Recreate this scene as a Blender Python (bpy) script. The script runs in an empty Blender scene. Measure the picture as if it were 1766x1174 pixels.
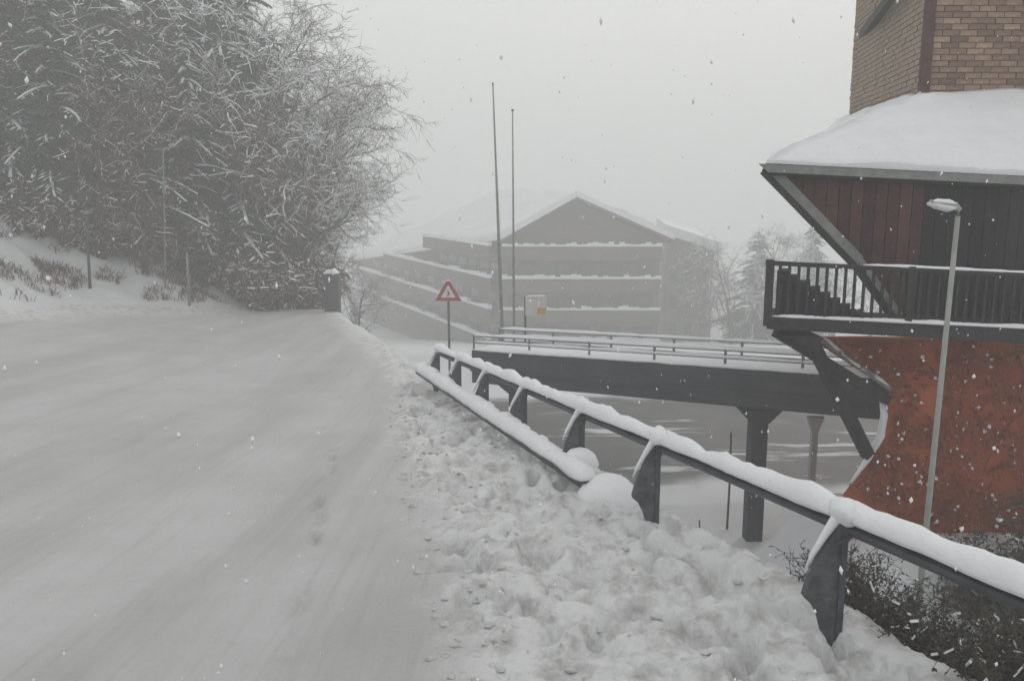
import bpy, bmesh, math, random
import numpy as np
from mathutils import Vector, Matrix, noise as mnoise
R = math.radians
random.seed(7)
rng = np.random.default_rng(7)
scene = bpy.context.scene
C = scene.collection

# ------------------------------------------------------------------ camera, world, sun
EYE = Vector((0.0, 0.0, 1.96)); PITCH = R(10.0); F = 1500.0
cam = bpy.data.cameras.new("camera"); camo = bpy.data.objects.new("camera", cam); C.objects.link(camo)
camo.location = EYE; camo.rotation_euler = (R(90) - PITCH, 0, 0)
cam.sensor_width = 36; cam.lens = 36 * F / 1766; cam.clip_start = 0.05; cam.clip_end = 1500
scene.camera = camo

SUN_EL, SUN_AZ = 32.0, 35.0            # azimuth: clockwise from +Y (the way the camera looks)
world = bpy.data.worlds.new("World"); scene.world = world; world.use_nodes = True
nt = world.node_tree; nt.nodes.clear()
wo = nt.nodes.new("ShaderNodeOutputWorld"); bg = nt.nodes.new("ShaderNodeBackground")
sky = nt.nodes.new("ShaderNodeTexSky"); sky.sky_type = 'NISHITA'; sky.sun_disc = False
sky.sun_elevation = R(SUN_EL); sky.sun_rotation = R(SUN_AZ); sky.air_density = 1.0; sky.dust_density = 6.0
mx = nt.nodes.new("ShaderNodeMix"); mx.data_type = 'RGBA'
mx.inputs['Factor'].default_value = 0.93
mx.inputs[7].default_value = (10.7, 10.8, 10.65, 1)        # closed snow cloud, the same brightness all round
nt.links.new(sky.outputs[0], mx.inputs[6]); nt.links.new(mx.outputs[2], bg.inputs['Color'])
bg.inputs['Strength'].default_value = 0.1
nt.links.new(bg.outputs[0], wo.inputs['Surface'])

sl = bpy.data.lights.new("sun", 'SUN'); sl.energy = 0.9; sl.angle = R(14); sl.color = (1.0, 0.97, 0.93)
so = bpy.data.objects.new("sun", sl); C.objects.link(so)
so.rotation_euler = (R(90 - SUN_EL), 0, R(180 - SUN_AZ) + 0.0)
d = Vector((math.sin(R(SUN_AZ)) * math.cos(R(SUN_EL)), math.cos(R(SUN_AZ)) * math.cos(R(SUN_EL)), math.sin(R(SUN_EL))))
so.rotation_euler = d.to_track_quat('Z', 'Y').to_euler(); so.location = d * 60

scene.view_settings.view_transform = 'Standard'; scene.view_settings.look = 'None'
scene.view_settings.exposure = -0.22; scene.view_settings.gamma = 1; scene.view_settings.use_curve_mapping = False
cy = scene.cycles
cy.use_denoising = True; cy.max_bounces = 6; cy.diffuse_bounces = 3; cy.glossy_bounces = 2
cy.volume_bounces = 2; cy.transparent_max_bounces = 6; cy.transmission_bounces = 2
HAZE_DENSITY = 0.0108

# ------------------------------------------------------------------ helpers
_cp, _sp = math.cos(PITCH), math.sin(PITCH)
def P(px, py, Y):
    """the place seen at photograph pixel px, py when it stands Y metres ahead"""
    u = (px - 883) / F; v = -(py - 587) / F
    dy = _cp + v * _sp; dz = -_sp + v * _cp
    k = Y / dy
    return Vector((u * k, Y, EYE.z + dz * k))

class MB:
    def __init__(s): s.v = []; s.f = []; s.m = []; s.sm = []
    def add(s, vs, fs, mat=0, smooth=False):
        o = len(s.v); s.v.extend([tuple(p) for p in vs])
        for f in fs: s.f.append(tuple(i + o for i in f)); s.m.append(mat); s.sm.append(smooth)
    def box(s, a, b, mat=0):
        x0, y0, z0 = a; x1, y1, z1 = b
        s.add([(x0,y0,z0),(x1,y0,z0),(x1,y1,z0),(x0,y1,z0),(x0,y0,z1),(x1,y0,z1),(x1,y1,z1),(x0,y1,z1)],
              [(0,3,2,1),(4,5,6,7),(0,1,5,4),(1,2,6,5),(2,3,7,6),(3,0,4,7)], mat)
    def prism(s, poly, vec, mat=0):
        """closed solid: polygon swept by vec"""
        n = len(poly); vec = Vector(vec); a = [Vector(p) for p in poly]; b = [p + vec for p in a]
        nrm = Vector((0,0,0))
        for i in range(n): nrm += a[i].cross(a[(i+1) % n])
        fl = nrm.dot(vec) > 0
        f0 = tuple(range(n)); f1 = tuple(range(n, 2*n))
        fs = [f0[::-1] if fl else f0, f1 if fl else f1[::-1]]
        for i in range(n):
            j = (i+1) % n
            fs.append((i, j, n+j, n+i) if fl else (j, i, n+i, n+j))
        s.add(a + b, fs, mat)
    def tube(s, pts, rad, n=8, mat=0, cap=True, flat=1.0):
        pts = [Vector(p) for p in pts]; k = len(pts)
        if not hasattr(rad, '__len__'): rad = [rad] * k
        vs = []; fs = []
        for i, p in enumerate(pts):
            t = (pts[min(i+1, k-1)] - pts[max(i-1, 0)]).normalized()
            a = t.cross(Vector((0,0,1)))
            if a.length < 0.05: a = t.cross(Vector((0,1,0)))
            a.normalize(); b = a.cross(t)
            for j in range(n):
                th = 2*math.pi*j/n
                vs.append(p + a*math.cos(th)*rad[i] + b*math.sin(th)*rad[i]*flat)
        for i in range(k-1):
            for j in range(n):
                q = (j+1) % n
                fs.append((i*n+j, i*n+q, (i+1)*n+q, (i+1)*n+j))
        if cap: fs.append(tuple(range(n))[::-1]); fs.append(tuple((k-1)*n+j for j in range(n)))
        s.add(vs, fs, mat, n > 5)
    def bar(s, a, b, w, h, mat=0):
        """rectangular bar from a to b, w wide sideways, h high"""
        a = Vector(a); b = Vector(b); t = (b-a).normalized()
        sd = t.cross(Vector((0,0,1)))
        if sd.length < 0.05: sd = Vector((1,0,0))
        sd.normalize(); up = sd.cross(t)
        q = [a - sd*w/2 - up*h/2, a + sd*w/2 - up*h/2, a + sd*w/2 + up*h/2, a - sd*w/2 + up*h/2]
        s.prism(q, b-a, mat)
    def mesh(s, name, mats):
        me = bpy.data.meshes.new(name); me.from_pydata(s.v, [], s.f)
        for m in (mats if isinstance(mats, (list, tuple)) else [mats]): me.materials.append(m)
        me.polygons.foreach_set('material_index', s.m); me.polygons.foreach_set('use_smooth', s.sm)
        me.update(); return me
    def build(s, name, mats, parent=None, loc=None):
        return link(name, s.mesh(name, mats), parent, loc)

def link(name, me, parent=None, loc=None):
    o = bpy.data.objects.new(name, me); C.objects.link(o)
    if parent: o.parent = parent
    if loc is not None: o.location = loc
    return o
def tag(o, label=None, cat=None, group=None, kind=None):
    if label: o['label'] = label
    if cat: o['category'] = cat
    if group: o['group'] = group
    if kind: o['kind'] = kind
    return o
def thing(name, label, cat, loc=(0,0,0), group=None, rz=0):
    o = bpy.data.objects.new(name, None); C.objects.link(o); o.location = loc; o.rotation_euler = (0,0,rz)
    o.empty_display_size = 0.2
    return tag(o, label, cat, group)
def copy_tree(o, parent=None):
    c = o.copy(); C.objects.link(c)
    if parent: c.parent = parent
    for ch in list(o.children): copy_tree(ch, c)
    return c
def loc_mb(mb, origin):
    ox, oy, oz = origin
    mb.v = [(x-ox, y-oy, z-oz) for x, y, z in mb.v]
    return mb

# ------------------------------------------------------------------ materials
def mat(name, col, rough=0.7, var=None, scale=4.0, bump=0.0, bscale=30.0, spec=0.3, metal=0.0, rand=0.0, stretch=None, snow=0.0, sss=0.0):
    m = bpy.data.materials.new(name); m.use_nodes = True; t = m.node_tree; b = t.nodes['Principled BSDF']
    b.inputs['Roughness'].default_value = rough; b.inputs['Metallic'].default_value = metal
    b.inputs['Specular IOR Level'].default_value = spec
    if sss:
        b.inputs['Subsurface Weight'].default_value = sss; b.inputs['Subsurface Radius'].default_value = (1, 1, 1.1); b.inputs['Subsurface Scale'].default_value = 0.02
    tc = t.nodes.new('ShaderNodeTexCoord'); mp = t.nodes.new('ShaderNodeMapping')
    t.links.new(tc.outputs['Object'], mp.inputs[0])
    if stretch: mp.inputs['Scale'].default_value = stretch
    out = None
    n = t.nodes.new('ShaderNodeTexNoise'); n.inputs['Scale'].default_value = scale; n.inputs['Detail'].default_value = 8; n.inputs['Roughness'].default_value = 0.65
    t.links.new(mp.outputs[0], n.inputs['Vector'])
    mr = t.nodes.new('ShaderNodeMapRange'); mr.inputs[1].default_value = 0.32; mr.inputs[2].default_value = 0.68
    t.links.new(n.outputs[0], mr.inputs[0])
    c = t.nodes.new('ShaderNodeMix'); c.data_type = 'RGBA'
    c.inputs[6].default_value = (*col, 1); c.inputs[7].default_value = (*(var or col), 1)
    t.links.new(mr.outputs[0], c.inputs['Factor']); out = c.outputs[2]
    if rand:
        oi = t.nodes.new('ShaderNodeObjectInfo'); h = t.nodes.new('ShaderNodeHueSaturation')
        r2 = t.nodes.new('ShaderNodeMapRange'); r2.inputs[3].default_value = 1-rand; r2.inputs[4].default_value = 1+rand
        r3 = t.nodes.new('ShaderNodeMapRange'); r3.inputs[3].default_value = 0.5-rand*0.04; r3.inputs[4].default_value = 0.5+rand*0.04
        t.links.new(oi.outputs['Random'], r2.inputs[0]); t.links.new(r2.outputs[0], h.inputs['Value'])
        t.links.new(oi.outputs['Random'], r3.inputs[0]); t.links.new(r3.outputs[0], h.inputs['Hue'])
        t.links.new(out, h.inputs['Color']); out = h.outputs[0]
    if snow:     # wind-blown snow stuck in patches to a rough face
        n3 = t.nodes.new('ShaderNodeTexNoise'); n3.inputs['Scale'].default_value = 9; n3.inputs['Detail'].default_value = 6; n3.inputs['Roughness'].default_value = 0.75
        t.links.new(tc.outputs['Object'], n3.inputs['Vector'])
        r4 = t.nodes.new('ShaderNodeMapRange'); r4.inputs[1].default_value = 0.72-snow*0.2; r4.inputs[2].default_value = 0.80-snow*0.2
        t.links.new(n3.outputs[0], r4.inputs[0])
        c2 = t.nodes.new('ShaderNodeMix'); c2.data_type = 'RGBA'; c2.inputs[7].default_value = (.75,.77,.79,1)
        t.links.new(r4.outputs[0], c2.inputs['Factor']); t.links.new(out, c2.inputs[6]); out = c2.outputs[2]
    t.links.new(out, b.inputs['Base Color'])
    if bump:
        n2 = t.nodes.new('ShaderNodeTexNoise'); n2.inputs['Scale'].default_value = bscale; n2.inputs['Detail'].default_value = 7
        t.links.new(mp.outputs[0], n2.inputs['Vector'])
        bp = t.nodes.new('ShaderNodeBump'); bp.inputs['Strength'].default_value = bump; bp.inputs['Distance'].default_value = 0.03
        t.links.new(n2.outputs[0], bp.inputs['Height']); t.links.new(bp.outputs[0], b.inputs['Normal'])
    return m

M_snow = mat('fresh_snow', (.66,.67,.69), .75, (.58,.585,.60), 1.5, .35, 22, .25)
M_snowcap = mat('snow_cap', (.82,.83,.85), .75, (.76,.77,.79), 3, .3, 35, .25, sss=.15)
M_verge = mat('churned_snow', (.60,.60,.60), .8, (.44,.435,.43), 2.2, .8, 16, .2)
M_bark = mat('bark', (.065,.055,.048), .9, (.12,.105,.09), 9, .6, 40, .1)
M_twig = mat('twig', (.085,.075,.068), .9, (.13,.115,.10), 6, 0, 1, .1)
M_browntwig = mat('brown_twig', (.10,.052,.045), .9, (.16,.09,.08), 4, 0, 1, .1)
M_needle = mat('needles', (.03,.046,.034), .75, (.06,.075,.058), 3, 0, 1, .2)
M_dead = mat('dead_leaf', (.12,.06,.05), .85, (.19,.11,.095), 4, 0, 1, .1)
M_darkleaf = mat('dark_leaf', (.03,.038,.026), .75, (.06,.055,.04), 4, 0, 1, .2)
M_steel = mat('galvanised_steel', (.10,.11,.125), .55, (.05,.055,.065), 7, .15, 40, .4, .3)
M_post = mat('weathered_post', (.13,.135,.145), .8, (.05,.052,.06), 12, .5, 45, .3, snow=.45)
M_brick = mat('brown_brick', (.21,.12,.08), .9, (.33,.225,.165), 13, .5, 60, .2, rand=.38)
M_mortar = mat('mortar', (.22,.19,.165), .95, (.15,.125,.105), 9, .4, 60, .1)
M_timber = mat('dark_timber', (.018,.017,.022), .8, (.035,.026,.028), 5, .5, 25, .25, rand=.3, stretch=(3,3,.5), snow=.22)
M_timber2 = mat('dark_balcony_timber', (.022,.022,.026), .75, (.05,.045,.045), 8, .4, 25, .25, snow=.1)
M_soffit = mat('red_brown_soffit', (.095,.04,.036), .8, (.05,.025,.025), 6, .4, 25, .2, rand=.3)
M_trim = mat('grey_trim', (.27,.28,.27), .7, (.16,.17,.16), 7, .3, 30, .3)
M_red = mat('rust_red_render', (.50,.135,.055), .9, (.24,.065,.034), 1.5, .8, 20, .15, snow=.1)
M_russet = mat('russet_leaf', (.36,.10,.045), .8, (.15,.045,.028), 2.2, 0, 1, .2)
M_ochre = mat('ochre_leaf', (.34,.19,.07), .8, (.20,.17,.06), 3, 0, 1, .2)
M_beam = mat('bridge_girder', (.045,.047,.055), .7, (.075,.077,.085), 2, .3, 12, .3, stretch=(.4,1,3))
M_pier = mat('pier_paint', (.06,.065,.08), .7, (.035,.038,.045), 5, .3, 20, .3)
M_conc = mat('pale_concrete', (.42,.41,.38), .85, (.30,.29,.27), 5, .3, 30, .2)
M_lamp = mat('lamp_paint', (.36,.37,.355), .5, (.27,.28,.26), 6, .1, 30, .4)
M_lens = mat('lamp_lens', (.7,.71,.7), .3, (.6,.6,.6), 6, 0, 30, .5)
M_facade = mat('far_facade', (.16,.125,.10), .9, (.11,.088,.072), .4, .2, 6, .1)
M_window = mat('dark_window_glass', (.03,.035,.04), .15, (.05,.055,.06), .8, 0, 6, .5)
M_signred = mat('sign_red', (.38,.025,.035), .5, (.30,.03,.04), 6, 0, 1, .4)
M_signwhite = mat('sign_white', (.72,.70,.68), .5, (.62,.60,.58), 6, 0, 1, .4)
M_signblack = mat('sign_black', (.02,.02,.02), .5)
M_signyellow = mat('sign_yellow', (.66,.45,.10), .5, (.55,.36,.08), 5, 0, 1, .4)
M_cabinet = mat('dark_cabinet', (.035,.036,.042), .6, (.06,.06,.07), 6, .2, 20, .3)
M_flake = mat('snowflake', (.85,.86,.88), .8)

# packed snow on the road: grey wheel tracks running along it
def road_material():
    m = mat('packed_snow', (.50,.50,.505), .62, (.44,.44,.44), .9, .45, 30, .3)
    t = m.node_tree; b = t.nodes['Principled BSDF']
    src = b.inputs['Base Color'].links[0].from_socket
    tc = t.nodes.new('ShaderNodeTexCoord'); mp = t.nodes.new('ShaderNodeMapping')
    mp.inputs['Rotation'].default_value = (0, 0, R(-17)); mp.inputs['Scale'].default_value = (1.15, .05, 1)
    t.links.new(tc.outputs['Object'], mp.inputs[0])
    n = t.nodes.new('ShaderNodeTexNoise'); n.inputs['Scale'].default_value = 1.3; n.inputs['Detail'].default_value = 5
    n.inputs['Distortion'].default_value = .3
    t.links.new(mp.outputs[0], n.inputs['Vector'])
    r = t.nodes.new('ShaderNodeMapRange'); r.inputs[1].default_value = .42; r.inputs[2].default_value = .62
    t.links.new(n.outputs[0], r.inputs[0])
    c = t.nodes.new('ShaderNodeMix'); c.data_type = 'RGBA'; c.blend_type = 'MULTIPLY'
    c.inputs[7].default_value = (.88,.875,.865,1)
    t.links.new(r.outputs[0], c.inputs['Factor']); t.links.new(src, c.inputs[6])
    mp2 = t.nodes.new('ShaderNodeMapping'); mp2.inputs['Rotation'].default_value = (0, 0, R(-17)); mp2.inputs['Scale'].default_value = (9, .35, 1); t.links.new(tc.outputs['Object'], mp2.inputs[0])
    n5 = t.nodes.new('ShaderNodeTexNoise'); n5.inputs['Scale'].default_value = 1.6; n5.inputs['Detail'].default_value = 9; n5.inputs['Roughness'].default_value = .7; t.links.new(mp2.outputs[0], n5.inputs['Vector'])
    r5 = t.nodes.new('ShaderNodeMapRange'); r5.inputs[1].default_value = .5; r5.inputs[2].default_value = .72; r5.inputs[4].default_value = .8; t.links.new(n5.outputs[0], r5.inputs[0])
    c6 = t.nodes.new('ShaderNodeMix'); c6.data_type = 'RGBA'; c6.blend_type = 'MULTIPLY'; c6.inputs[7].default_value = (.84,.835,.825,1)
    t.links.new(r5.outputs[0], c6.inputs['Factor']); t.links.new(c.outputs[2], c6.inputs[6]); c = c6
    at = t.nodes.new('ShaderNodeAttribute'); at.attribute_name = 'packed'
    n4 = t.nodes.new('ShaderNodeTexNoise'); n4.inputs['Scale'].default_value = 4.5; n4.inputs['Detail'].default_value = 9; n4.inputs['Roughness'].default_value = .68; t.links.new(tc.outputs['Object'], n4.inputs['Vector'])
    c4 = t.nodes.new('ShaderNodeMix'); c4.data_type = 'RGBA'; c4.inputs[6].default_value = (.64,.64,.645,1); c4.inputs[7].default_value = (.36,.355,.345,1)
    r4 = t.nodes.new('ShaderNodeMapRange'); r4.inputs[1].default_value = .47; r4.inputs[2].default_value = .68; t.links.new(n4.outputs[0], r4.inputs[0]); t.links.new(r4.outputs[0], c4.inputs['Factor'])
    c5 = t.nodes.new('ShaderNodeMix'); c5.data_type = 'RGBA'; t.links.new(at.outputs['Fac'], c5.inputs['Factor']); t.links.new(c4.outputs[2], c5.inputs[6]); t.links.new(c.outputs[2], c5.inputs[7])
    t.links.new(c5.outputs[2], b.inputs['Base Color'])
    return m
M_road = road_material()
def street_material():
    m = mat('slushy_asphalt', (.075,.072,.075), .55, (.11,.105,.105), 1.2, .3, 20, .4)
    t = m.node_tree; b = t.nodes['Principled BSDF']
    src = b.inputs['Base Color'].links[0].from_socket
    tc = t.nodes.new('ShaderNodeTexCoord'); mp = t.nodes.new('ShaderNodeMapping')
    mp.inputs['Scale'].default_value = (.25, 1.6, 1); t.links.new(tc.outputs['Object'], mp.inputs[0])
    n = t.nodes.new('ShaderNodeTexNoise'); n.inputs['Scale'].default_value = 1.1; n.inputs['Detail'].default_value = 7; n.inputs['Roughness'].default_value = .6
    t.links.new(mp.outputs[0], n.inputs['Vector'])
    r = t.nodes.new('ShaderNodeMapRange'); r.inputs[1].default_value = .57; r.inputs[2].default_value = .63
    t.links.new(n.outputs[0], r.inputs[0])
    c = t.nodes.new('ShaderNodeMix'); c.data_type = 'RGBA'; c.inputs[7].default_value = (.55,.55,.56,1)
    t.links.new(r.outputs[0], c.inputs['Factor']); t.links.new(src, c.inputs[6])
    at = t.nodes.new('ShaderNodeAttribute'); at.attribute_name = 'snowy'
    c5 = t.nodes.new('ShaderNodeMix'); c5.data_type = 'RGBA'; c5.inputs[7].default_value = (.64,.65,.67,1)
    t.links.new(at.outputs['Fac'], c5.inputs['Factor']); t.links.new(c.outputs[2], c5.inputs[6]); t.links.new(c5.outputs[2], b.inputs['Base Color'])
    return m
M_street = street_material()

# ------------------------------------------------------------------ ground
_tab = rng.random((256, 256))
def vnoise(x, y):
    xi = np.floor(x).astype(int); yi = np.floor(y).astype(int); fx = x-xi; fy = y-yi
    fx = fx*fx*(3-2*fx); fy = fy*fy*(3-2*fy)
    g = lambda a, b: _tab[a & 255, b & 255]
    return (g(xi,yi)*(1-fx)+g(xi+1,yi)*fx)*(1-fy)+(g(xi,yi+1)*(1-fx)+g(xi+1,yi+1)*fx)*fy
def fbm(x, y, o=4, g=.5):
    s = 0; a = 1; t = 0
    for i in range(o):
        s = s + a*(vnoise(x*2**i+17.3*i, y*2**i+5.1*i)-.5)*2; t += a; a *= g
    return s/t
def sm(x, a, b):
    t = np.clip((x-a)/(b-a), 0, 1); return t*t*(3-2*t)
def x_rail(y): return 3.14 - .318*y
def x_verge(y): return .30 - .175*y
def z_road(y):
    return np.where(y < 14, -.09*y, np.where(y < 30, -1.26-.06*(y-14), -2.22-.16*(y-30)))
def z_low(y):
    return np.where(y < 26, -3.5, np.maximum(-3.5-.16*(y-26), -13.0))
def bank(x, y):
    return (x+12.6)*-.917 + (y-21)*.398 + fbm(x*.25+3, y*.25, 3)*.9
def ground(x, y, fine=True):
    x = np.asarray(x, float); y = np.asarray(y, float)
    s = x_rail(y) - x
    z = z_road(y) + .10*np.maximum(0, s-3)*sm(y, 3, 20)*sm(-y, -60, -30)
    b = bank(x, y)
    hf = 1 - sm(y, 33, 41)
    bs_ = np.where(b < 1.2, np.where(b > -1.2, (b+1.2)**2/4.8, 0), b)
    z = z + np.maximum(0, np.minimum(bs_, 5)*.55 + np.maximum(bs_-5, 0)*.42)*hf
    z = z + (b > 0)*fbm(x*1.1, y*1.1, 5, .6)*.28*np.clip(b, 0, 1)*hf
    lo = z_low(y) + 1.35*sm(x, 3.1, 4.2)*sm(y, 6.9, 9.2)*(1-sm(y, 11.3, 12.5)) + fbm(x*.35+9, y*.35, 3)*.12
    # beyond the crest everything drops to the valley
    z = z*(1-sm(y, 36, 46)) + np.minimum(z, lo)*sm(y, 36, 46)
    t = np.maximum(0, -s-.22 + .12*fbm(x*.8, y*.8, 3))
    emb = z - 1.05*t + .10*fbm(x*1.6, y*1.6, 4)*np.clip(t, 0, 1)
    z = np.where(t > 0, np.maximum(emb, np.minimum(lo, z)), z)
    if fine:
        # churned, ploughed verge between the road and the rail
        vm = sm(x + .22*fbm(x*2.3+50, y*2.3, 4), x_verge(y)-.08, x_verge(y)+.42) * sm(s, -.5, .1) * (y < 28)
        r1 = fbm(x*3.1, y*3.1, 5, .62); r2 = fbm(x*9+4, y*9, 3, .6)
        pit = np.clip(fbm(x*4.3+31, y*2.6+8, 3, .55)-.12, 0, 1)
        edge = np.exp(-((x-x_verge(y)-.22)/.22)**2)
        ground.pack = (1-vm)*sm(-b + .5*fbm(x*.9, y*.9, 4), .3, 2.2)*sm(s, .0, .8)
        z = z + vm*(.03 + .13*r1 + .05*r2 + .018*fbm(x*24, y*24, 3) - .40*pit + .045*edge*np.clip(.3+fbm(x*2.2+7, y*2.2, 3)*2, 0, 1))
        # shallow wheel ruts along the road, all parallel to its edge
        rd = (1-vm)*(s > 0)*(b < 0)
        u = x + .25*y
        z = z + rd*(.018*fbm(u*2.2, y*.12, 3) + .006*fbm(x*5, y*5, 3))
        # thin ridge left where a plough blade ran
        ru = x - (-.49 -.16*y + .08*fbm(y*1.3, y*0, 3))
        z = z + rd*(y > 2)*(y < 9)*(-.05*np.exp(-(ru/.045)**2)*np.clip(.5+2.2*fbm(x*6, y*6, 3), 0, 1.4))
    return z
def gz(x, y): return float(ground(np.array([x]), np.array([y]), False)[0])

def graded(pts):
    out = [pts[0][0]]
    for (a, st), (b, _) in zip(pts[:-1], pts[1:]):
        n = max(1, int(round((b-a)/st))); out += [a+(b-a)*(i+1)/n for i in range(n)]
    return np.array(out)
gx = graded([(-240,20),(-60,3),(-24,.16),(-9,.11),(-2.2,.035),(3.0,.12),(8,.4),(24,3),(60,20),(240,1)])
gy = graded([(-60,6),(-6,.5),(2.2,.03),(7,.05),(13,.13),(24,.2),(33,.5),(46,2),(90,10),(320,1)])
X, Y = np.meshgrid(gx, gy); Z = ground(X, Y); PACK = ground.pack
nx = len(gx)
cx = (X[:-1,:-1]+X[1:,1:])/2; cyy = (Y[:-1,:-1]+Y[1:,1:])/2
bb = bank(cx, cyy); ss = x_rail(cyy)-cx
cls = np.full(cx.shape, 4)                                            # valley
cls[(cyy < 42) & (bb <= 0) & (ss > 0)] = 0                            # road
cls[(cyy < 28) & (ss > -.3) & (cx > x_verge(cyy) + .16*fbm(cx*3, cyy*3+9, 4)) & (bb < 0)] = 1     # verge
cls[(cyy < 42) & (bb > 0) & (ss > 0)] = 2                             # hillside
cls[(cyy < 42) & (ss <= -.3)] = 3                                     # embankment and lower ground
st_edge = 14.6 + 0*cx
cls[(cls == 3) & (cyy > st_edge) & (cyy < 23.4) & (cx > -4.2) & (cx < 30) & (np.abs((Z[:-1,:-1]+Z[1:,1:])/2+3.5) < .6)] = 5   # lower street
names = ['snowy_road', 'snow_verge', 'hillside', 'embankment', 'valley_ground', 'lower_street']
mats_ = [M_road, M_road, M_snow, M_snow, M_snow, M_street]
jj, ii = np.meshgrid(np.arange(cx.shape[1]), np.arange(cx.shape[0]))
for k, nm in enumerate(names):
    sel = cls == k
    i = ii[sel]; j = jj[sel]
    q = np.stack([i*nx+j, i*nx+j+1, (i+1)*nx+j+1, (i+1)*nx+j], 1)
    u, inv = np.unique(q, return_inverse=True); inv = inv.reshape(q.shape)
    me = bpy.data.meshes.new(nm)
    me.vertices.add(len(u)); me.vertices.foreach_set('co', np.stack([X.ravel()[u], Y.ravel()[u], Z.ravel()[u]], 1).ravel())
    me.loops.add(q.size); me.loops.foreach_set('vertex_index', inv.ravel())
    me.polygons.add(len(q)); me.polygons.foreach_set('loop_start', np.arange(len(q))*4); me.polygons.foreach_set('loop_total', np.full(len(q), 4))
    me.attributes.new('packed', 'FLOAT', 'POINT').data.foreach_set('value', PACK.ravel()[u].astype(np.float32))
    sx_ = X.ravel()[u]; sy_ = Y.ravel()[u]; sz_ = Z.ravel()[u]; wn = .8*fbm(sx_*.7, sy_*.7, 5)
    sn_ = np.maximum(np.maximum(1-sm(sy_+wn, 15.1, 15.9), sm(sy_+wn*.6, 21.9, 22.6)), np.maximum(sm(np.abs(sz_+3.5)+wn*.1, .14, .3), sm(-sx_, 2.6, 3.4)))
    me.attributes.new('snowy', 'FLOAT', 'POINT').data.foreach_set('value', sn_.astype(np.float32))
    me.update(calc_edges=True); me.polygons.foreach_set('use_smooth', np.ones(len(q), bool)); me.materials.append(mats_[k])
    tag(link(nm, me), kind='structure')

# ------------------------------------------------------------------ haze of falling snow
hb = MB(); hb.box((-260, -70, -15.5), (260, 340, 24.0))
ho = hb.build('haze', bpy.data.materials.new('snow_haze')); tag(ho, kind='stuff')
hm = ho.data.materials[0]; hm.use_nodes = True; hm.node_tree.nodes.clear()
hv = hm.node_tree.nodes.new('ShaderNodeVolumePrincipled'); hou = hm.node_tree.nodes.new('ShaderNodeOutputMaterial')
hv.inputs['Color'].default_value = (.94,.95,.95,1); hv.inputs['Density'].default_value = HAZE_DENSITY; hv.inputs['Anisotropy'].default_value = .2
hm.node_tree.links.new(hv.outputs[0], hou.inputs['Volume'])

# ------------------------------------------------------------------ far building with snowy balconies
def lerp(a, b, t): return a + (b-a)*t
YB = 66.0
cB = P(866, 425, YB); eR = P(1138, 412, YB)
zE = eR.z; apex = P(985, 345, YB)
back = Vector((-12.2, 26.0, 0)).normalized()*44
cor = Vector((cB.x, YB, 0)); rgt = Vector((eR.x, YB, 0))
zB = -13.6
fb = thing('apartment_building', 'large hazy brown building with a snowy gable roof and white balcony lines beyond the bridge', 'building', (cor.x, cor.y, zB))
O = fb.location.copy()
def sub(v): return Vector(v) - O
rid = apex + back*.30                      # the ridge stops early, the long side roof comes down lower at its far end
corb = cor + back; rgtb = rgt + back
zc, zr_ = zE-5.0, zE-3.0
m = MB()
V = [(cor.x,cor.y,zB),(rgt.x,rgt.y,zB),(rgt.x,rgt.y,zE),tuple(apex),(cor.x,cor.y,zE),(corb.x,corb.y,zB),(rgtb.x,rgtb.y,zB),(rgtb.x,rgtb.y,zr_),tuple(rid),(corb.x,corb.y,zc)]
m.add([sub(v) for v in V], [(0,1,2,3,4),(0,4,9,5),(1,6,7,2),(5,9,7,6),(4,3,8),(4,8,9),(3,2,8),(2,7,8),(9,8,7),(0,5,6,1)])
m.build('wall', M_facade, fb)
def roof_piece(q, parent=None, th=.2, sn=.6):
    m = MB(); m.prism([sub(p+Vector((0,0,.04))) for p in q], Vector((0,0,th))); rf = m.build('roof', M_facade, fb)
    m = MB(); n = 22; q = [Vector(p) for p in q]
    if len(q) == 3: q = [q[0], q[1], q[2], q[2]]
    vs = []; fs = []
    for i in range(n+1):
        for j in range(n+1):
            u, v = i/n, j/n; p = q[0]*(1-u)*(1-v)+q[1]*u*(1-v)+q[2]*u*v+q[3]*(1-u)*v
            vs.append(sub(p)+Vector((0,0,.05+th+sn*(.75+.5*mnoise.noise(p*.35)+.25*mnoise.noise(p*1.3)))))
    for i in range(n):
        for j in range(n): fs.append((i*(n+1)+j, (i+1)*(n+1)+j, (i+1)*(n+1)+j+1, i*(n+1)+j+1))
    base = len(vs); ring = [(i,0) for i in range(n)]+[(n,j) for j in range(n)]+[(i,n) for i in range(n,0,-1)]+[(0,j) for j in range(n,0,-1)]
    for (i, j) in ring:
        v0 = vs[i*(n+1)+j]; u, v = i/n, j/n; p = q[0]*(1-u)*(1-v)+q[1]*u*(1-v)+q[2]*u*v+q[3]*(1-u)*v
        vs.append(sub(p)+Vector((0,0,.045+th)))
    k = len(ring)
    for t in range(k):
        (i, j), (i2, j2) = ring[t], ring[(t+1)%k]
        fs.append((i*(n+1)+j, base+t, base+(t+1)%k, i2*(n+1)+j2))
    m.add(vs, fs, 0, True); m.build('snow_cover', M_snowcap, rf)
fr = -back.normalized()*.9
oc = (Vector((cor.x, cor.y, zE))-apex)*.09; orr = (Vector((rgt.x, rgt.y, zE))-apex)*.09
cE = Vector((cor.x, cor.y, zE)); rE = Vector((rgt.x, rgt.y, zE)); cbE = Vector((corb.x, corb.y, zc)); rbE = Vector((rgtb.x, rgtb.y, zr_))
roof_piece([apex+fr, cE+oc+fr, rid])
roof_piece([cE+oc+fr, cbE+oc, rid])
roof_piece([rid, rE+orr+fr, apex+fr])
roof_piece([rid, rbE+orr, rE+orr+fr])
roof_piece([rid, cbE+oc, rbE+orr])
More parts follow.
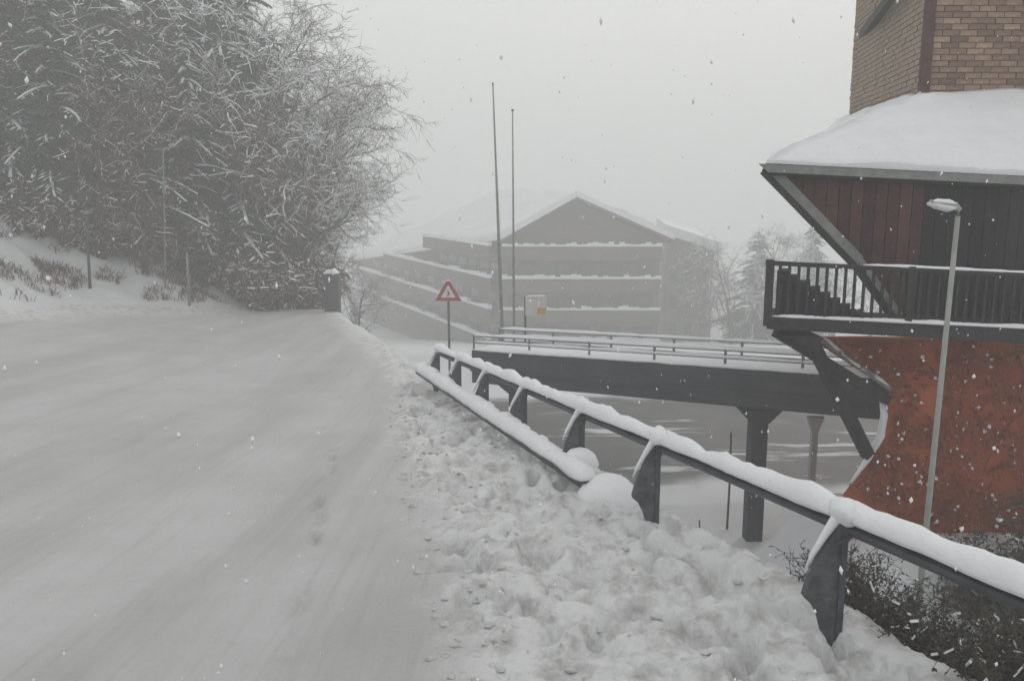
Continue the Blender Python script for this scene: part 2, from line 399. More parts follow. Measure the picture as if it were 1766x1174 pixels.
# floors: balcony slabs with railings carrying snow, and the windows behind them
zs = [P(1000, yy, YB).z-1.05 for yy in (423, 478, 531, 583)]
bdir = back.normalized(); bn = Vector((-bdir.y, bdir.x, 0))     # outward of the long side
if bn.x > 0: bn = -bn
for k, z in enumerate(zs):
    a = sub((cor.x, cor.y, z)); b_ = sub((rgt.x, rgt.y, z))
    for (p0, p1, nrm, L) in ((a, b_, Vector((0,-1,0)), (rgt-cor).length), (a, a+back*[.34,.62,.96,1.0][k], bn, 44.0*[.34,.62,.96,1.0][k])):
        m = MB(); m.prism([p0+nrm*.02, p1+nrm*.02, p1+nrm*1.1, p0+nrm*1.1], Vector((0,0,.22))); bal = m.build('balcony', M_facade, fb)
        m = MB(); m.prism([p0+nrm*.95+Vector((0,0,.225)), p1+nrm*.95+Vector((0,0,.225)), p1+nrm*1.08+Vector((0,0,.225)), p0+nrm*1.08+Vector((0,0,.225))], Vector((0,0,.8))); m.build('parapet', M_facade, bal)
        m = MB(); n_ = 30
        for i in range(n_):
            t0, t1 = i/n_, (i+1)/n_; hh = random.uniform(.12,.34)
            q = [lerp(p0,p1,t0)+nrm*.85, lerp(p0,p1,t1)+nrm*.85, lerp(p0,p1,t1)+nrm*1.2, lerp(p0,p1,t0)+nrm*1.2]
            m.prism([v+Vector((0,0,1.03)) for v in q], Vector((0,0,hh)))
        sc_ = m.build('snow_cover', M_snowcap, bal)
        nw = 5 if L < 20 else 12
        for i in range(nw):
            t = (i+.5)/nw; w = .8/L
            ev = zE if nrm.y == -1 else zE-5.0*t*L/44.0
            if z+2.3 > ev: continue
            q0 = lerp(p0,p1,t-w); q1 = lerp(p0,p1,t+w)
            m = MB(); zz = Vector((0,0,1.1 if False else .5))
            m.prism([q0+zz+nrm*.012, q1+zz+nrm*.012, q1+zz+nrm*.05, q0+zz+nrm*.05], Vector((0,0,1.5)))
            m.build('window', M_window, fb)

# lower wing to its right
wa = P(1150, 405, 74); wb = P(1231, 432, 74)
wing = thing('low_wing', 'small hazy building with a sloping snowy roof right of the big gable', 'building', (wa.x, 74, -14))
O = wing.location.copy()
m = MB(); m.prism([sub((wa.x,74,-14)), sub((wb.x,74,-14)), sub((wb.x,74,wb.z)), sub((wa.x,74,wa.z))], (2,16,0)); m.build('wall', M_facade, wing)
m = MB(); m.prism([sub((wa.x-.2,73.4,wa.z+.05)), sub((wb.x+.5,73.4,wb.z-.08)), sub((wb.x+.5,73.4,wb.z+.7)), sub((wa.x-.2,73.4,wa.z+.9))], (2,17,0)); m.build('roof', M_snowcap, wing)
m = MB(); m.prism([sub((wb.x+.03,73.8,wb.z-2.4)), sub((wb.x+.45,73.8,wb.z-2.2)), sub((wb.x+.45,73.8,wb.z-.1)), sub((wb.x+.03,73.8,wb.z-.1))], (0,1.5,0)); m.build('snow_cover', M_snowcap, wing)
for i in range(3):
    for j in range(3):
        x0 = lerp(wa.x, wb.x, (i+.25)/3); z0 = wb.z-2.6-2.4*j
        m = MB(); m.box(tuple(sub((x0, 73.94, z0))), tuple(sub((x0+.7, 73.99, z0+1.2)))); m.build('window', M_window, wing)

# ------------------------------------------------------------------ footbridge on piers
def snow_strip(m, pts, w, h, lift=0.0, mat=0, seed=0, step=.12, sag=0.0):
    """rounded uneven load of snow lying along a line of points"""
    P0 = [Vector(p) for p in pts]; line = []
    for a, b in zip(P0[:-1], P0[1:]):
        n = max(1, int((b-a).length/step)); line += [lerp(a, b, i/n) for i in range(n)]
    line.append(P0[-1]); k = len(line); prof = [(-.5,-.12),(-.56,.18),(-.42,.62),(-.15,.94),(.15,.96),(.42,.66),(.56,.2),(.5,-.12)]
    vs = []; fs = []; n = len(prof)
    for i, p in enumerate(line):
        t = (line[min(i+1,k-1)]-line[max(i-1,0)]).normalized(); sd = t.cross(Vector((0,0,1))).normalized()
        e = min(1, min(i, k-1-i)/2.0+.25)
        nn = mnoise.noise(Vector((p.x*1.7+seed, p.y*1.7, 3.1)))
        n2 = mnoise.noise(Vector((p.x*5+seed, p.y*5, 7.7)))
        n3 = mnoise.noise(Vector((p.x*13+seed, p.y*13, 1.7)))
        hh = h*e*(1+.5*nn+.32*n2+.16*n3); ww = w*(1+.26*nn+.18*n2+.1*n3)*(.6+.4*e)
        for (a, b) in prof:
            vs.append(p + sd*(a*ww+.15*w*n2) + Vector((0,0,lift+b*hh)))
    for i in range(k-1):
        for j in range(n): fs.append((i*n+j, (i+1)*n+j, (i+1)*n+(j+1)%n, i*n+(j+1)%n))
    fs.append(tuple(range(n))); fs.append(tuple((k-1)*n+j for j in range(n))[::-1])
    m.add(vs, fs, mat, True)

d0 = P(862, 592, 15.2); d1 = P(1432, 652, 12.3)
dz = d0.z*.5 + d1.z*.5
d0.z = -.93; d1.z = -.71
dd = (d1-d0).normalized()
d0 = d0 - dd*.6; d1 = d1 + dd*.75
wv = Vector((-dd.y, dd.x, 0))*1.0
if wv.y < 0: wv = -wv
br = thing('footbridge', 'dark footbridge on piers leading to the house, snow on its handrails', 'bridge', (d0.x, d0.y, gz(d0.x, d0.y)))
O = br.location.copy()
L = (d1-d0).length
m = MB(); q = [d0+Vector((0,0,-.60)), d1+Vector((0,0,-.60)), d1, d0]; m.prism([sub(p) for p in q], wv.normalized()*.14); m.build('girder', M_beam, br)
m = MB(); m.prism([sub(p+wv) for p in q], wv.normalized()*.14); m.build('girder', M_beam, br)
m = MB(); q = [p+wv.normalized()*.145 for p in (d0,d1)]+[p+wv*.995 for p in (d1,d0)]; m.prism([sub(p+Vector((0,0,-.12))) for p in q], Vector((0,0,.10))); m.build('deck', M_beam, br)
m = MB(); snow_strip(m, [sub(p+wv*.5+Vector((0,0,-.02))) for p in (d0, d1)], .75, .08, seed=2, step=.3); m.build('snow_cover', M_snowcap, br)
m = MB(); snow_strip(m, [sub(p+wv.normalized()*.07) for p in (d0, d1)], .17, .05, seed=5, step=.15); m.build('snow_cover', M_snowcap, br)
m = MB(); m.bar(sub(d0-wv.normalized()*.03+Vector((0,0,-.36))), sub(d1-wv.normalized()*.03+Vector((0,0,-.36))), .05, .04); m.build('girder_rib', M_beam, br)
for off in (0.07, .95):
    for hh in (.13, .25):
        a = d0+wv.normalized()*off+Vector((0,0,hh)); b = d1+wv.normalized()*off+Vector((0,0,hh))
        m = MB(); m.tube([sub(a), sub(b)], .013, 6); rl = m.build('handrail', M_trim, br)
        m = MB(); snow_strip(m, [sub(a), sub(b)], .045, .04, lift=.012, seed=hh*9+off, step=.15); m.build('snow_cover', M_snowcap, rl)
    n_ = int(L/1.1)
    for i in range(n_+1):
        p = lerp(d0, d1, i/n_)+wv.normalized()*off
        m = MB(); m.box(tuple(sub(p)+Vector((-.018,-.018,-.01))), tuple(sub(p)+Vector((.018,.018,.28)))); m.build('railing_post', M_trim, br)
# piers
def pier(px, Yp, w, top, material, nm='pier'):
    pt = P(px, 690, Yp); g = gz(pt.x, Yp)-.15
    m = MB(); m.box(tuple(sub((pt.x-w/2, Yp-w/2, g))), tuple(sub((pt.x+w/2, Yp+w/2, top-.1))))
    o = m.build(nm, material, br)
    m = MB(); m.prism([sub((pt.x-w*1.3, Yp-w*.6, top-.004)), sub((pt.x+w*1.3, Yp-w*.6, top-.004)), sub((pt.x+w*.55, Yp-w*.6, top-.2)), sub((pt.x-w*.55, Yp-w*.6, top-.2))], (0, w*1.2, 0)); m.build('pier_head', material, o)
    return o
pier(892, 15.0, .3, -1.39, M_pier)
pier(1309, 12.95, .25, -1.375, M_pier)
pier(1408, 12.45, .09, -1.375, M_conc)
# small snow poles at the lower ground
for (px, Yp, z1, w, lab) in ((1256, 13.4, -1.9, .035, 'thin brown stake standing in the snow left of the dark bridge pier'),
                             (1208, 12.6, -3.05, .03, 'short stake in the snow below the guardrail, left of the bridge')):
    pt = P(px, 860, Yp); g = gz(pt.x, Yp)
    m = MB(); m.tube([(0,0,-.1), (.01,0,(z1-g)*.5), (0,.01,z1-g)], [w*.55, w*.5, w*.42], 7)
    o = m.build('snow_stake', M_browntwig, None, (pt.x, Yp, g)); tag(o, lab, 'stake')

# ------------------------------------------------------------------ house on the right
A = P(1590, 171, 12.0); B = P(1465, 210, 16.3)
zW = A.z
Bx = B.x
E0 = P(1315, 276, 9.6); E1 = P(1766, 298, 9.6)
ext = lambda a, b, k: a + (b-a)*k
E2 = ext(E0, E1, 1.9)
yB = 9.75
base_z = -3.6
house = thing('house', 'tall house with brick top, snowy roof, dark timber storey and rust red wall', 'house', (P(1530,700,9.9).x, 9.9, base_z))
O = house.location.copy()
W_right = 11.0; TOP = 7.5
# upper brick storey
m = MB(); m.prism([sub((A.x, 12, zW-.5)), sub((W_right, 12, zW-.5)), sub((W_right+.6, 16.3, zW-.5)), sub((Bx, 16.3, zW-.5))], (0,0,TOP-zW+.5)); uw = m.build('upper_wall', M_mortar, house)
bl, bh, bj = .215, .065, .012
bm_ = MB(); bm_.box((0,-.022,0), (bl,.02,bh)); bx_, by_, bz_ = 0,0,0
brick_me = bm_.mesh('brick', M_brick)
hm_ = MB(); hm_.box((0,-.022,0), (bl*.5-.006,.02,bh)); half_me = hm_.mesh('half_brick', M_brick)
rows = int((5.1-zW)/(bh+bj)); cnt = 0; wallo = uw
stuff = MB()
for r in range(rows+8):
    z = zW-.12 + r*(bh+bj); off = 0 if r % 2 else -(bl+bj)/2
    for c in range(0, 16):
        x = A.x + .085 + off + c*(bl+bj)
        if x < A.x+.08: x = A.x+.085; me = half_me
        else: me = brick_me
        if x > 7.75: continue
        dxx = random.uniform(-.003,.003); dyy = random.uniform(-.005,.004)
        if cnt < 290:
            o = link('brick', me, uw, tuple(sub((x+dxx, 12+dyy, z)))); cnt += 1
        else:
            stuff.box(tuple(sub((x, 11.978+dyy, z))), tuple(sub((x+(bl if me is brick_me else bl/2), 12.02, z+bh))))
# the long side wall: bricks too small to pick apart
sd = Vector((Bx-A.x, 4.3, 0)).normalized(); sn = Vector((-sd.y, sd.x, 0))
for r in range(48):
    z = zW-.45 + r*(bh+bj); off = 0 if r % 2 else -(bl+bj)/2
    for c in range(20):
        u = .07+off+c*(bl+bj)
        if u < .06: u0, u1 = .06, .06+bl/2-.006
        else: u0, u1 = u, min(u+bl, 4.36)
        if u0 > 4.3: continue
        j = random.uniform(.012,.024)
        a = Vector((A.x,12,z))+sd*u0; b = Vector((A.x,12,z))+sd*u1
        stuff.prism([sub(a), sub(b), sub(b+sn*j), sub(a+sn*j)], (0,0,bh))
# dark corner post, brace under the upper eaves
so_ = stuff.build('small_bricks', mat('side_brick', (.25,.175,.13), .9, (.40,.32,.25), 16, .5, 60, .2), uw); tag(so_, kind='stuff')
m = MB(); m.bar(sub((A.x, 11.975, zW-.3)), sub((A.x, 11.975, TOP)), .11, .11); m.build('corner_post', M_soffit, house)
q0 = Vector((Bx-.03, 15.9, P(1474,62,15.9).z)); q1 = Vector((A.x-.10, 12.9, P(1540,-12,12.9).z))
m = MB(); m.bar(sub(q0), sub(q1), .1, .14); m.build('brace', M_timber2, house)

# roof skirt under deep snow
RB = Vector((Bx+.02, 17.0, zW+.02)); E3 = Vector((E0.x+3.0, 17.0, E0.z+.35))
W2 = Vector((W_right, 12.05, zW+.02)); A2 = Vector((A.x-.05, 11.95, zW+.02))
E2b = Vector((E2.x, E2.y, E2.z))
def sheet(name, quads, thick, material, parent, nseg=24, rough=.0, seed=0, top_mat=None):
    """solid sloping slab from bilinear patches with an uneven top"""
    mm = MB()
    for (a, b, c, dd_) in quads:
        vs = []; fs = []
        for i in range(nseg+1):
            for j in range(nseg+1):
                u, v = i/nseg, j/nseg
                p = a*(1-u)*(1-v)+b*u*(1-v)+c*u*v+dd_*(1-u)*v
                e = min(1, min(v*8, 8)*.5+.5)
                vs.append(p + Vector((0,0, thick*e + rough*mnoise.noise(Vector((p.x*1.3+seed, p.y*1.3, 0)))+ rough*.3*mnoise.noise(Vector((p.x*5+seed, p.y*5, 0))))))
        n1 = (nseg+1)
        for i in range(nseg):
            for j in range(nseg):
                fs.append((i*n1+j, (i+1)*n1+j, (i+1)*n1+j+1, i*n1+j+1))
        top = len(vs)
        ring = [i*n1 for i in range(n1)] + [nseg*n1+j for j in range(1, n1)] + [i*n1+nseg for i in range(nseg-1, -1, -1)] + [j for j in range(nseg-1, 0, -1)]
        low = []
        for r_ in ring:
            i, j = divmod(r_, n1); u, v = i/nseg, j/nseg
            low.append(len(vs)); vs.append(a*(1-u)*(1-v)+b*u*(1-v)+c*u*v+dd_*(1-u)*v)
        k = len(ring)
        for t in range(k): fs.append((ring[(t+1)%k], ring[t], low[t], low[(t+1)%k]))
        fs.append(tuple(low[::-1]))
        mm.add([sub(p) for p in vs], fs, 0, False)
        for q in range(len(mm.sm)-len(fs), len(mm.sm)-len(fs)+nseg*nseg): mm.sm[q] = True
    return mm.build(name, material, parent)
dn = Vector((0,0,-.16))
roof = sheet('roof', [(E0+dn, E2b+dn, W2+dn, A2+dn), (E0+dn, A2+dn, RB+dn, E3+dn)], .12, M_timber2, house, 2)
sheet('snow_cover', [(E0+Vector((.05,.02,-.035)), E2b+Vector((0,.02,-.035)), W2, A2), (E0+Vector((.05,.02,-.035)), A2, RB, E3)], .10, M_snowcap, roof, 26, .07, 4)
# fascia board along the eave
m = MB(); m.prism([sub(E0+Vector((-.04,0,-.04))), sub(E2b+Vector((0,0,-.04))), sub(E2b+Vector((0,0,-.13))), sub(E0+Vector((.06,0,-.13)))], (0,-.035,0)); m.build('fascia', M_trim, house)

# dark timber storey: upright boards above a raking underside
def px_line(p, q, x):
    return p[1] + (q[1]-p[1])*(x-p[0])/(q[0]-p[0])
d_lo = [(1328,290),(1482,452),(1562,562),(2100,590)]
def dark_bottom(px):
    for a, b in zip(d_lo[:-1], d_lo[1:]):
        if a[0] <= px <= b[0]: return px_line(a, b, px)
    return 590
front = [P(x, y, yB) for x, y in d_lo]
topR = P(2100, 320, yB); topR.z = E0.z-.2+(E2.z-E0.z)*.9
core = [front[0]+Vector((.10,0,-.02)), front[1]+Vector((.06,0,0)), front[2]+Vector((.03,0,.03)), front[3]+Vector((0,0,.03)), topR]
m = MB(); m.prism([sub(p+Vector((0,.03,0))) for p in core], (2.9,5.5,0)); m.build('timber_wall', M_soffit, house)
xw0 = front[0].x; bw = .135; i = 0
x = xw0+.10
while x < 7.4:
    x1 = x+bw-.008
    def pxof(xx, yy=440): # pixel column of world x at the wall plane near eye level
        return 883 + xx/yB*F/ (_cp) * 1.0
    def zbot(xx):
        # the raking edge in world x
        for a, b in zip(front[:-1], front[1:]):
            if a.x <= xx <= b.x: return a.z+(b.z-a.z)*(xx-a.x)/(b.x-a.x)
        return front[-1].z
    def ztop(xx): return E0.z + (E2.z-E0.z)*(xx-E0.x)/(E2.x-E0.x) - .17
    y0 = yB-.022+random.uniform(-.004,.004)
    zb0, zb1 = zbot(x)+.02, zbot(x1)+.02
    m = MB(); m.prism([sub((x,y0,zb0)), sub((x1,y0,zb1)), sub((x1,y0,ztop(x1))), sub((x,y0,ztop(x)))], (0,.045,0))
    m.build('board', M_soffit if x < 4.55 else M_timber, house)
    x += bw
# pale rake boards along the slanting underside
for (a, b, w) in ((front[0]+Vector((-.06,0,.05)), front[1]+Vector((-.02,0,.03)), .10), (front[1]+Vector((-.02,0,.03)), front[2], .07)):
    m = MB(); m.bar(sub(a+Vector((0,-.05,0))), sub(b+Vector((0,-.05,0))), .05, w); m.build('rake_board', M_trim, house)
    m = MB(); m.bar(sub(a+Vector((-.02,-.02,-.09))), sub(b+Vector((-.02,-.02,-.09))), .12, .05); m.build('rake_board', M_timber2, house)
# balcony
yb = 9.05
R0 = P(1327, 450, yb); R1 = P(1766, 471, yb); R2 = ext(R0, R1, 1.7)
S0 = P(1323, 546, yb); S1 = P(1766, 566, yb); S2 = ext(S0, S1, 1.7)
bal = MB(); bal.prism([sub(S0), sub(S2), sub(S2+Vector((0,0,-.19))), sub(S0+Vector((0,0,-.13)))], (.22,.68,0)); bo = bal.build('balcony', M_timber2, house)
m = MB(); m.prism([sub(R0+Vector((-.02,0,0))), sub(R2), sub(R2+Vector((0,0,-.045))), sub(R0+Vector((-.02,0,-.045)))], (0,.07,0)); m.build('handrail', M_timber2, bo)
m = MB(); snow_strip(m, [sub(lerp(R0,R2,.22)+Vector((0,.035,0))), sub(R2+Vector((0,.035,0)))], .06, .025, seed=8, step=.08); m.build('snow_cover', M_snowcap, bo)
m = MB(); snow_strip(m, [sub(S0+Vector((.05,.03,0))), sub(S2+Vector((0,.03,0)))], .07, .03, seed=11, step=.08); m.build('snow_cover', M_snowcap, bo)
nb = 46
bal_me = None
for i in range(nb):
    t = (i+.3)/nb; p = lerp(R0, R2, t); q = lerp(S0, S2, t)
    m = MB(); m.box(tuple(sub((p.x-.013, yb+.02, q.z))), tuple(sub((p.x+.013, yb+.046, p.z-.045)))); m.build('baluster', M_timber2, bo)
for t in (0.004, .33, .66):
    p = lerp(R0, R2, t); q = lerp(S0, S2, t)
    m = MB(); m.box(tuple(sub((p.x-.035, yb-.01, q.z-.10))), tuple(sub((p.x+.035, yb+.06, p.z+.012)))); m.build('balcony_post', M_timber2, bo)
# stepped dark stair side behind the balusters
st = MB(); s0 = P(1338,466,9.35); s1 = P(1480,548,9.35); sb = P(1338,552,9.35)
ns = 8; poly = [Vector((s0.x, 9.3, sb.z))]
for i in range(ns):
    xa = lerp(s0.x, s1.x, i/ns); xb = lerp(s0.x, s1.x, (i+1)/ns); z_ = lerp(s0.z, s1.z, i/ns)
    poly += [Vector((xa, 9.3, z_)), Vector((xb, 9.3, z_))]
poly.append(Vector((s1.x, 9.3, sb.z)))
st.prism([sub(p) for p in poly], (.12,.3,0)); st.build('stair_side', M_timber2, house)

# rust red lower wall with a notch and a sloping foot
yr = 9.95
rp = [(1392,580),(1532,672),(1529,735),(1494,800),(1455,850),(1430,990),(1425,1100),(2100,1100),(2100,600)]
poly = [P(x, y, yr) for x, y in rp]
poly[5].z = max(poly[5].z, -3.3); poly[6] = Vector((poly[5].x-.05, yr, base_z)); poly[7].z = base_z
m = MB(); m.prism([sub(p) for p in poly], (2.9,5.3,-.9)); rw = m.build('red_wall', M_red, house)
# snow-edged board along the top left slope and snow lodged on the notch
m = MB(); m.bar(sub(poly[0]+Vector((.12,-.05,-.01))), sub(poly[1]+Vector((0,-.05,.02))), .07, .05); m.build('edge_board', M_trim, house)
m = MB(); snow_strip(m, [sub(poly[0]+Vector((.14,-.05,.01))), sub(lerp(poly[0],poly[1],.55)+Vector((0,-.05,.03))), sub(poly[1]+Vector((0,-.05,.04)))], .08, .05, seed=3, step=.06); m.build('snow_cover', M_snowcap, house)
m = MB(); m.tube([sub(p+Vector((-.03,-.02,0))) for p in (P(1524,690,yr), P(1528,715,yr), P(1522,750,yr), P(1500,790,yr), P(1470,832,yr))], [.03,.045,.05,.04,.015], 8); m.build('snow_cover', M_snowcap, rw)
# timber strut under the balcony
m = MB(); m.bar(sub(P(1400,590,9.45)), sub(P(1497,785,9.85)), .1, .13); m.build('strut', M_timber2, house)
m = MB(); m.bar(sub(P(1338,572,9.3)), sub(P(1530,690,9.80)), .09, .11); m.build('strut', M_timber2, house)
m = MB(); m.prism([sub(P(1350,578,9.12)), sub(P(1420,582,9.12)), sub(P(1410,604,9.12))], (0,.5,0)); m.build('bracket', M_timber2, house)

# russet climber on the red wall
def leaf_quad(m, p, nrm, up, w, h, mt):
    s_ = up.cross(nrm).normalized()*w/2; u_ = up*h
    m.add([p, p+s_+u_*.45, p+u_, p-s_+u_*.45], [(0,1,2,3)], mt)
cl = MB()
px0, px1 = 1395, 1990
cnt = 0
stems = []
for k in range(12):
    x_ = random.uniform(1455, 1960); pts = []
    y_ = random.uniform(900, 985); xx = x_
    while y_ > 590 and len(pts) < 26:
        lim = px_line((1392,580),(1532,672), xx) if xx < 1532 else 590
        lx = 1532 if 672 < y_ < 740 else (1532-(y_-735)*.7 if y_ >= 740 else 1395+max(0,(y_-580))*1.5)
        if (xx < 1532 and lim-6 < y_ < 738) or y_ < 596 or xx < lx+4: break
        pts.append(P(xx, y_, yr-.02)+Vector((0,-random.uniform(0,.02),0))); xx += random.gauss(1.5, 9); y_ -= random.uniform(8, 22)
    if len(pts) > 3: stems.append(pts)
for pts in stems:
    cl.tube(pts, .007, 4, 2, True)
leaf_n = 0
while leaf_n < 5600:
    xx = random.uniform(1400, 2000); yy = random.uniform(585, 1000)
    lim = px_line((1392,580),(1532,672), xx) if xx < 1532 else 598
    lx = 1395 if yy < 672 else (1534 if yy < 738 else max(1450, 1534-(yy-738)*.72))
    if (xx < 1534 and lim-5 < yy < 738) or xx < lx+3: continue
    p = P(xx, yy, yr-.02)
    nn = mnoise.noise(Vector((p.x*1.3, p.z*1.3, 2)))*.5+mnoise.noise(Vector((p.x*4, p.z*4, 5)))*.4
    leaf_n += 1
    if nn < -.18: continue
    p = p+Vector((0,-random.uniform(0,.07),0))
    n_ = Vector((random.gauss(0,.45), -1, random.gauss(.1,.45))).normalized()
    up = Vector((random.gauss(0,.7), 0, -1)).normalized(); up = (up - n_*up.dot(n_)).normalized()
    band = mnoise.noise(Vector((p.x*.9+p.z*1.2, p.z*.7, 9)))
    mt = 1 if (yy < 690 and band > .12 and random.random() < .55) else 0
    if random.random() < .035: mt = 3
    leaf_quad(cl, p, n_, up, random.uniform(.03,.06), random.uniform(.035,.07), mt)
clo = loc_mb(cl, (5.2, yr, base_z)).build('climbing_plant', [M_russet, M_ochre, M_browntwig, M_snowcap], None, (5.2, yr, base_z))
tag(clo, 'rust red climbing plant spread over the lower wall of the house', 'climbing plant')

# ------------------------------------------------------------------ street lamp
Yl = 7.6
lt = P(1652, 372, Yl); lb = P(1574, 1140, Yl)
gl = gz(lb.x, Yl)
drx = (lt.x-lb.x)/(lt.z-lb.z)
lb0 = Vector((lb.x + drx*(gl-.1-lb.z), Yl, gl-.1))
lamp = thing('street_lamp', 'slim pale leaning street lamp with a curved head, behind the guardrail by the house', 'street lamp', lb0)
O = lb0.copy()
m = MB(); m.tube([(0,0,0), sub(lerp(lb0,lt,.5)), sub(lt)], [.034,.026,.021], 10); m.build('pole', M_lamp, lamp)
m = MB(); m.tube([sub(lt), sub(lt+Vector((.004,0,.05))), sub(lt+Vector((-.03,0,.09))), sub(P(1625,352,Yl)), sub(P(1604,350,Yl))], [.026,.028,.028,.032,.03], 10); m.build('arm', M_lamp, lamp)
hd = MB(); h0 = P(1648,356,Yl); h1 = P(1600,351,Yl)
hd.tube([sub(h0+Vector((0,0,-.01))), sub(lerp(h0,h1,.3)+Vector((0,0,-.025))), sub(lerp(h0,h1,.7)+Vector((0,0,-.012))), sub(h1)], [.03,.06,.055,.025], 10, flat=.55); hd.build('lamp_head', M_lens, lamp)
m = MB(); snow_strip(m, [sub(h0+Vector((0,0,.02))), sub(h1+Vector((.03,0,.015)))], .075, .035, seed=1, step=.03); m.build('snow_cover', M_snowcap, lamp)
m = MB(); m.tube([(0,0,.02),(0,0,.5)], [.07,.065], 10); m.build('base', M_lamp, lamp)

# ------------------------------------------------------------------ guardrail
posts_y = [4.3, 6.3, 7.72, 9.3, 10.75, 12.1, 13.4]
def blob(m, c, rad, seed, n=10):
    vs = []; fs = []; k = 14
    for i in range(n+1):
        th = -math.pi/2+math.pi*i/n
        for j in range(k):
            ph = 2*math.pi*j/k; d_ = Vector((math.cos(th)*math.cos(ph), math.cos(th)*math.sin(ph), math.sin(th)))
            q = 1+.28*mnoise.noise(d_*1.4+Vector((seed,0,0)))
            vs.append(c+Vector((d_.x*rad[0], d_.y*rad[1], d_.z*rad[2]))*q)
    for i in range(n):
        for j in range(k): fs.append((i*k+j, i*k+(j+1)%k, (i+1)*k+(j+1)%k, (i+1)*k+j))
    m.add(vs, fs, 0, True)
H = .665
def rail_pt(y, h=0.0, dx=0.0):
    return Vector((x_rail(y)+dx, y, float(z_road(np.array(y)))+h))
def fit_rail(y):
    return rail_pt(y)
g0 = rail_pt(4.42)
rail = thing('guardrail', 'steel guardrail under thick snow along the outer edge of the road', 'guardrail', tuple(g0))
O = Vector(g0)
ys = np.linspace(1.2, 13.75, 60)
def wbeam(m, ys, h, dx, hgt, dep):
    """folded steel beam: corrugated face, thin"""
    prof = [(0,-.5),(-.35,-.42),(-1,-.28),(-1,-.12),(-.3,0),(-1,.12),(-1,.28),(-.35,.42),(0,.5)]
    vs = []; fs = []; n = len(prof)
    for y in ys:
        p = rail_pt(y, h, dx)
        for (a, b) in prof: vs.append(sub(p)+Vector((a*dep, a*dep*-.3, b*hgt)))
    for y in ys:
        p = rail_pt(y, h, dx)
        for (a, b) in prof: vs.append(sub(p)+Vector((a*dep+.012, a*dep*-.3, b*hgt)))
    k = len(ys); o2 = k*n
    for i in range(k-1):
        for j in range(n-1):
            fs.append((i*n+j, i*n+j+1, (i+1)*n+j+1, (i+1)*n+j))
            fs.append((o2+i*n+j, o2+(i+1)*n+j, o2+(i+1)*n+j+1, o2+i*n+j+1))
        fs.append((i*n, (i+1)*n, o2+(i+1)*n, o2+i*n)); fs.append((i*n+n-1, o2+i*n+n-1, o2+(i+1)*n+n-1, (i+1)*n+n-1))
    for i in (0, k-1):
        for j in range(n-1): fs.append((i*n+j, i*n+j+1, o2+i*n+j+1, o2+i*n+j))
    m.add(vs, fs, 0, False)
m = MB(); wbeam(m, ys, H-.05, .02, .15, .05); m.build('beam', M_steel, rail)
m = MB(); snow_strip(m, [sub(rail_pt(y, H-.02, .01)) for y in ys], .118, .085, seed=21, step=.06); m.build('snow_cover', M_snowcap, rail)
# lower beam, half buried near the camera
ys2 = np.linspace(7.0, 13.9, 40)
def low_h(y): return .13 + .14*(y-7.0)/6.5
m = MB()
vs = []
pts = [sub(rail_pt(y, low_h(y), -.27)) for y in ys2]
for a, b in zip(pts[:-1], pts[1:]): m.bar(a, b+(b-a)*.002, .05, .13)
m.build('lower_beam', M_steel, rail)
m = MB(); snow_strip(m, [sub(rail_pt(y, low_h(y)+.035, -.26)) for y in ys2], .19, .12, seed=31, step=.07); m.build('snow_cover', M_snowcap, rail)
# posts: a broad curved plate each, snow on the head
outl = [(.012,.02),(-.03,.01),(-.075,-.06),(-.135,-.17),(-.19,-.30),(-.215,-.40),(-.165,-.44),(-.12,-.52),(-.085,-.63),(-.05,-.75),(-.03,-1.15),(.012,-1.15)]
for i, y in enumerate(posts_y):
    p = rail_pt(y, H-.06, -.03); th = .06
    m = MB(); m.prism([sub(p)+Vector((a*.9, 0, b)) for a, b in outl], (0, th, 0)); po = m.build('post', M_post, rail)
    m = MB(); m.prism([sub(p)+Vector((a, -.012, b)) for a, b in ((.014,.02),(-.02,.01),(-.02,-1.1),(.014,-1.1))], (0, .09, 0)); m.build('flange', M_steel, po)
    m = MB()
    k = 10; vs = []
    blob(m, sub(p)+Vector((.0,.03,.075)), (.07,.11,.07), i*3.3)
    m.tube([sub(p)+Vector((a-.012, .03, b+.004)) for a, b in ((.01,.05),(-.035,.02),(-.08,-.055),(-.14,-.165),(-.175,-.25))], [.032,.03,.022,.015,.006], 8)
    m.build('snow_cover', M_snowcap, po)
    m = MB(); m.tube([sub(p)+Vector((.018,-.02,-.05)), sub(p)+Vector((-.06,-.02,-.10))], .012, 6); m.build('bolt', M_steel, po)

# snow mounds behind and between the posts
def mound(px, py, Yp, w, h, lab, nm='snow_mound'):
    p = P(px, py, Yp); m = MB(); n = 14; vs = []; fs = []
    for i in range(n+1):
        th = i/n*math.pi/2
        for j in range(20):
            ph = 2*math.pi*j/20; r = math.cos(th)*(1+.18*mnoise.noise(Vector((math.cos(ph)*1.5+px, math.sin(ph)*1.5, th))))
            vs.append(Vector((r*math.cos(ph)*w/2, r*math.sin(ph)*w/2, math.sin(th)*h)))
    for i in range(n):
        for j in range(20): fs.append((i*20+j, i*20+(j+1)%20, (i+1)*20+(j+1)%20, (i+1)*20+j))
    m.add(vs, fs, 0, True)
    o = m.build(nm, M_snowcap, None, (p.x, Yp, p.z)); tag(o, lab, 'snow mound'); return o
mound(1050, 868, 7.0, .52, .26, 'rounded mound of snow where the lower rail disappears')
mound(1000, 800, 7.6, .34, .15, 'small pile of snow at the foot of the second guardrail post from the camera end' if False else 'small pile of snow left of the rounded mound, under the guardrail')

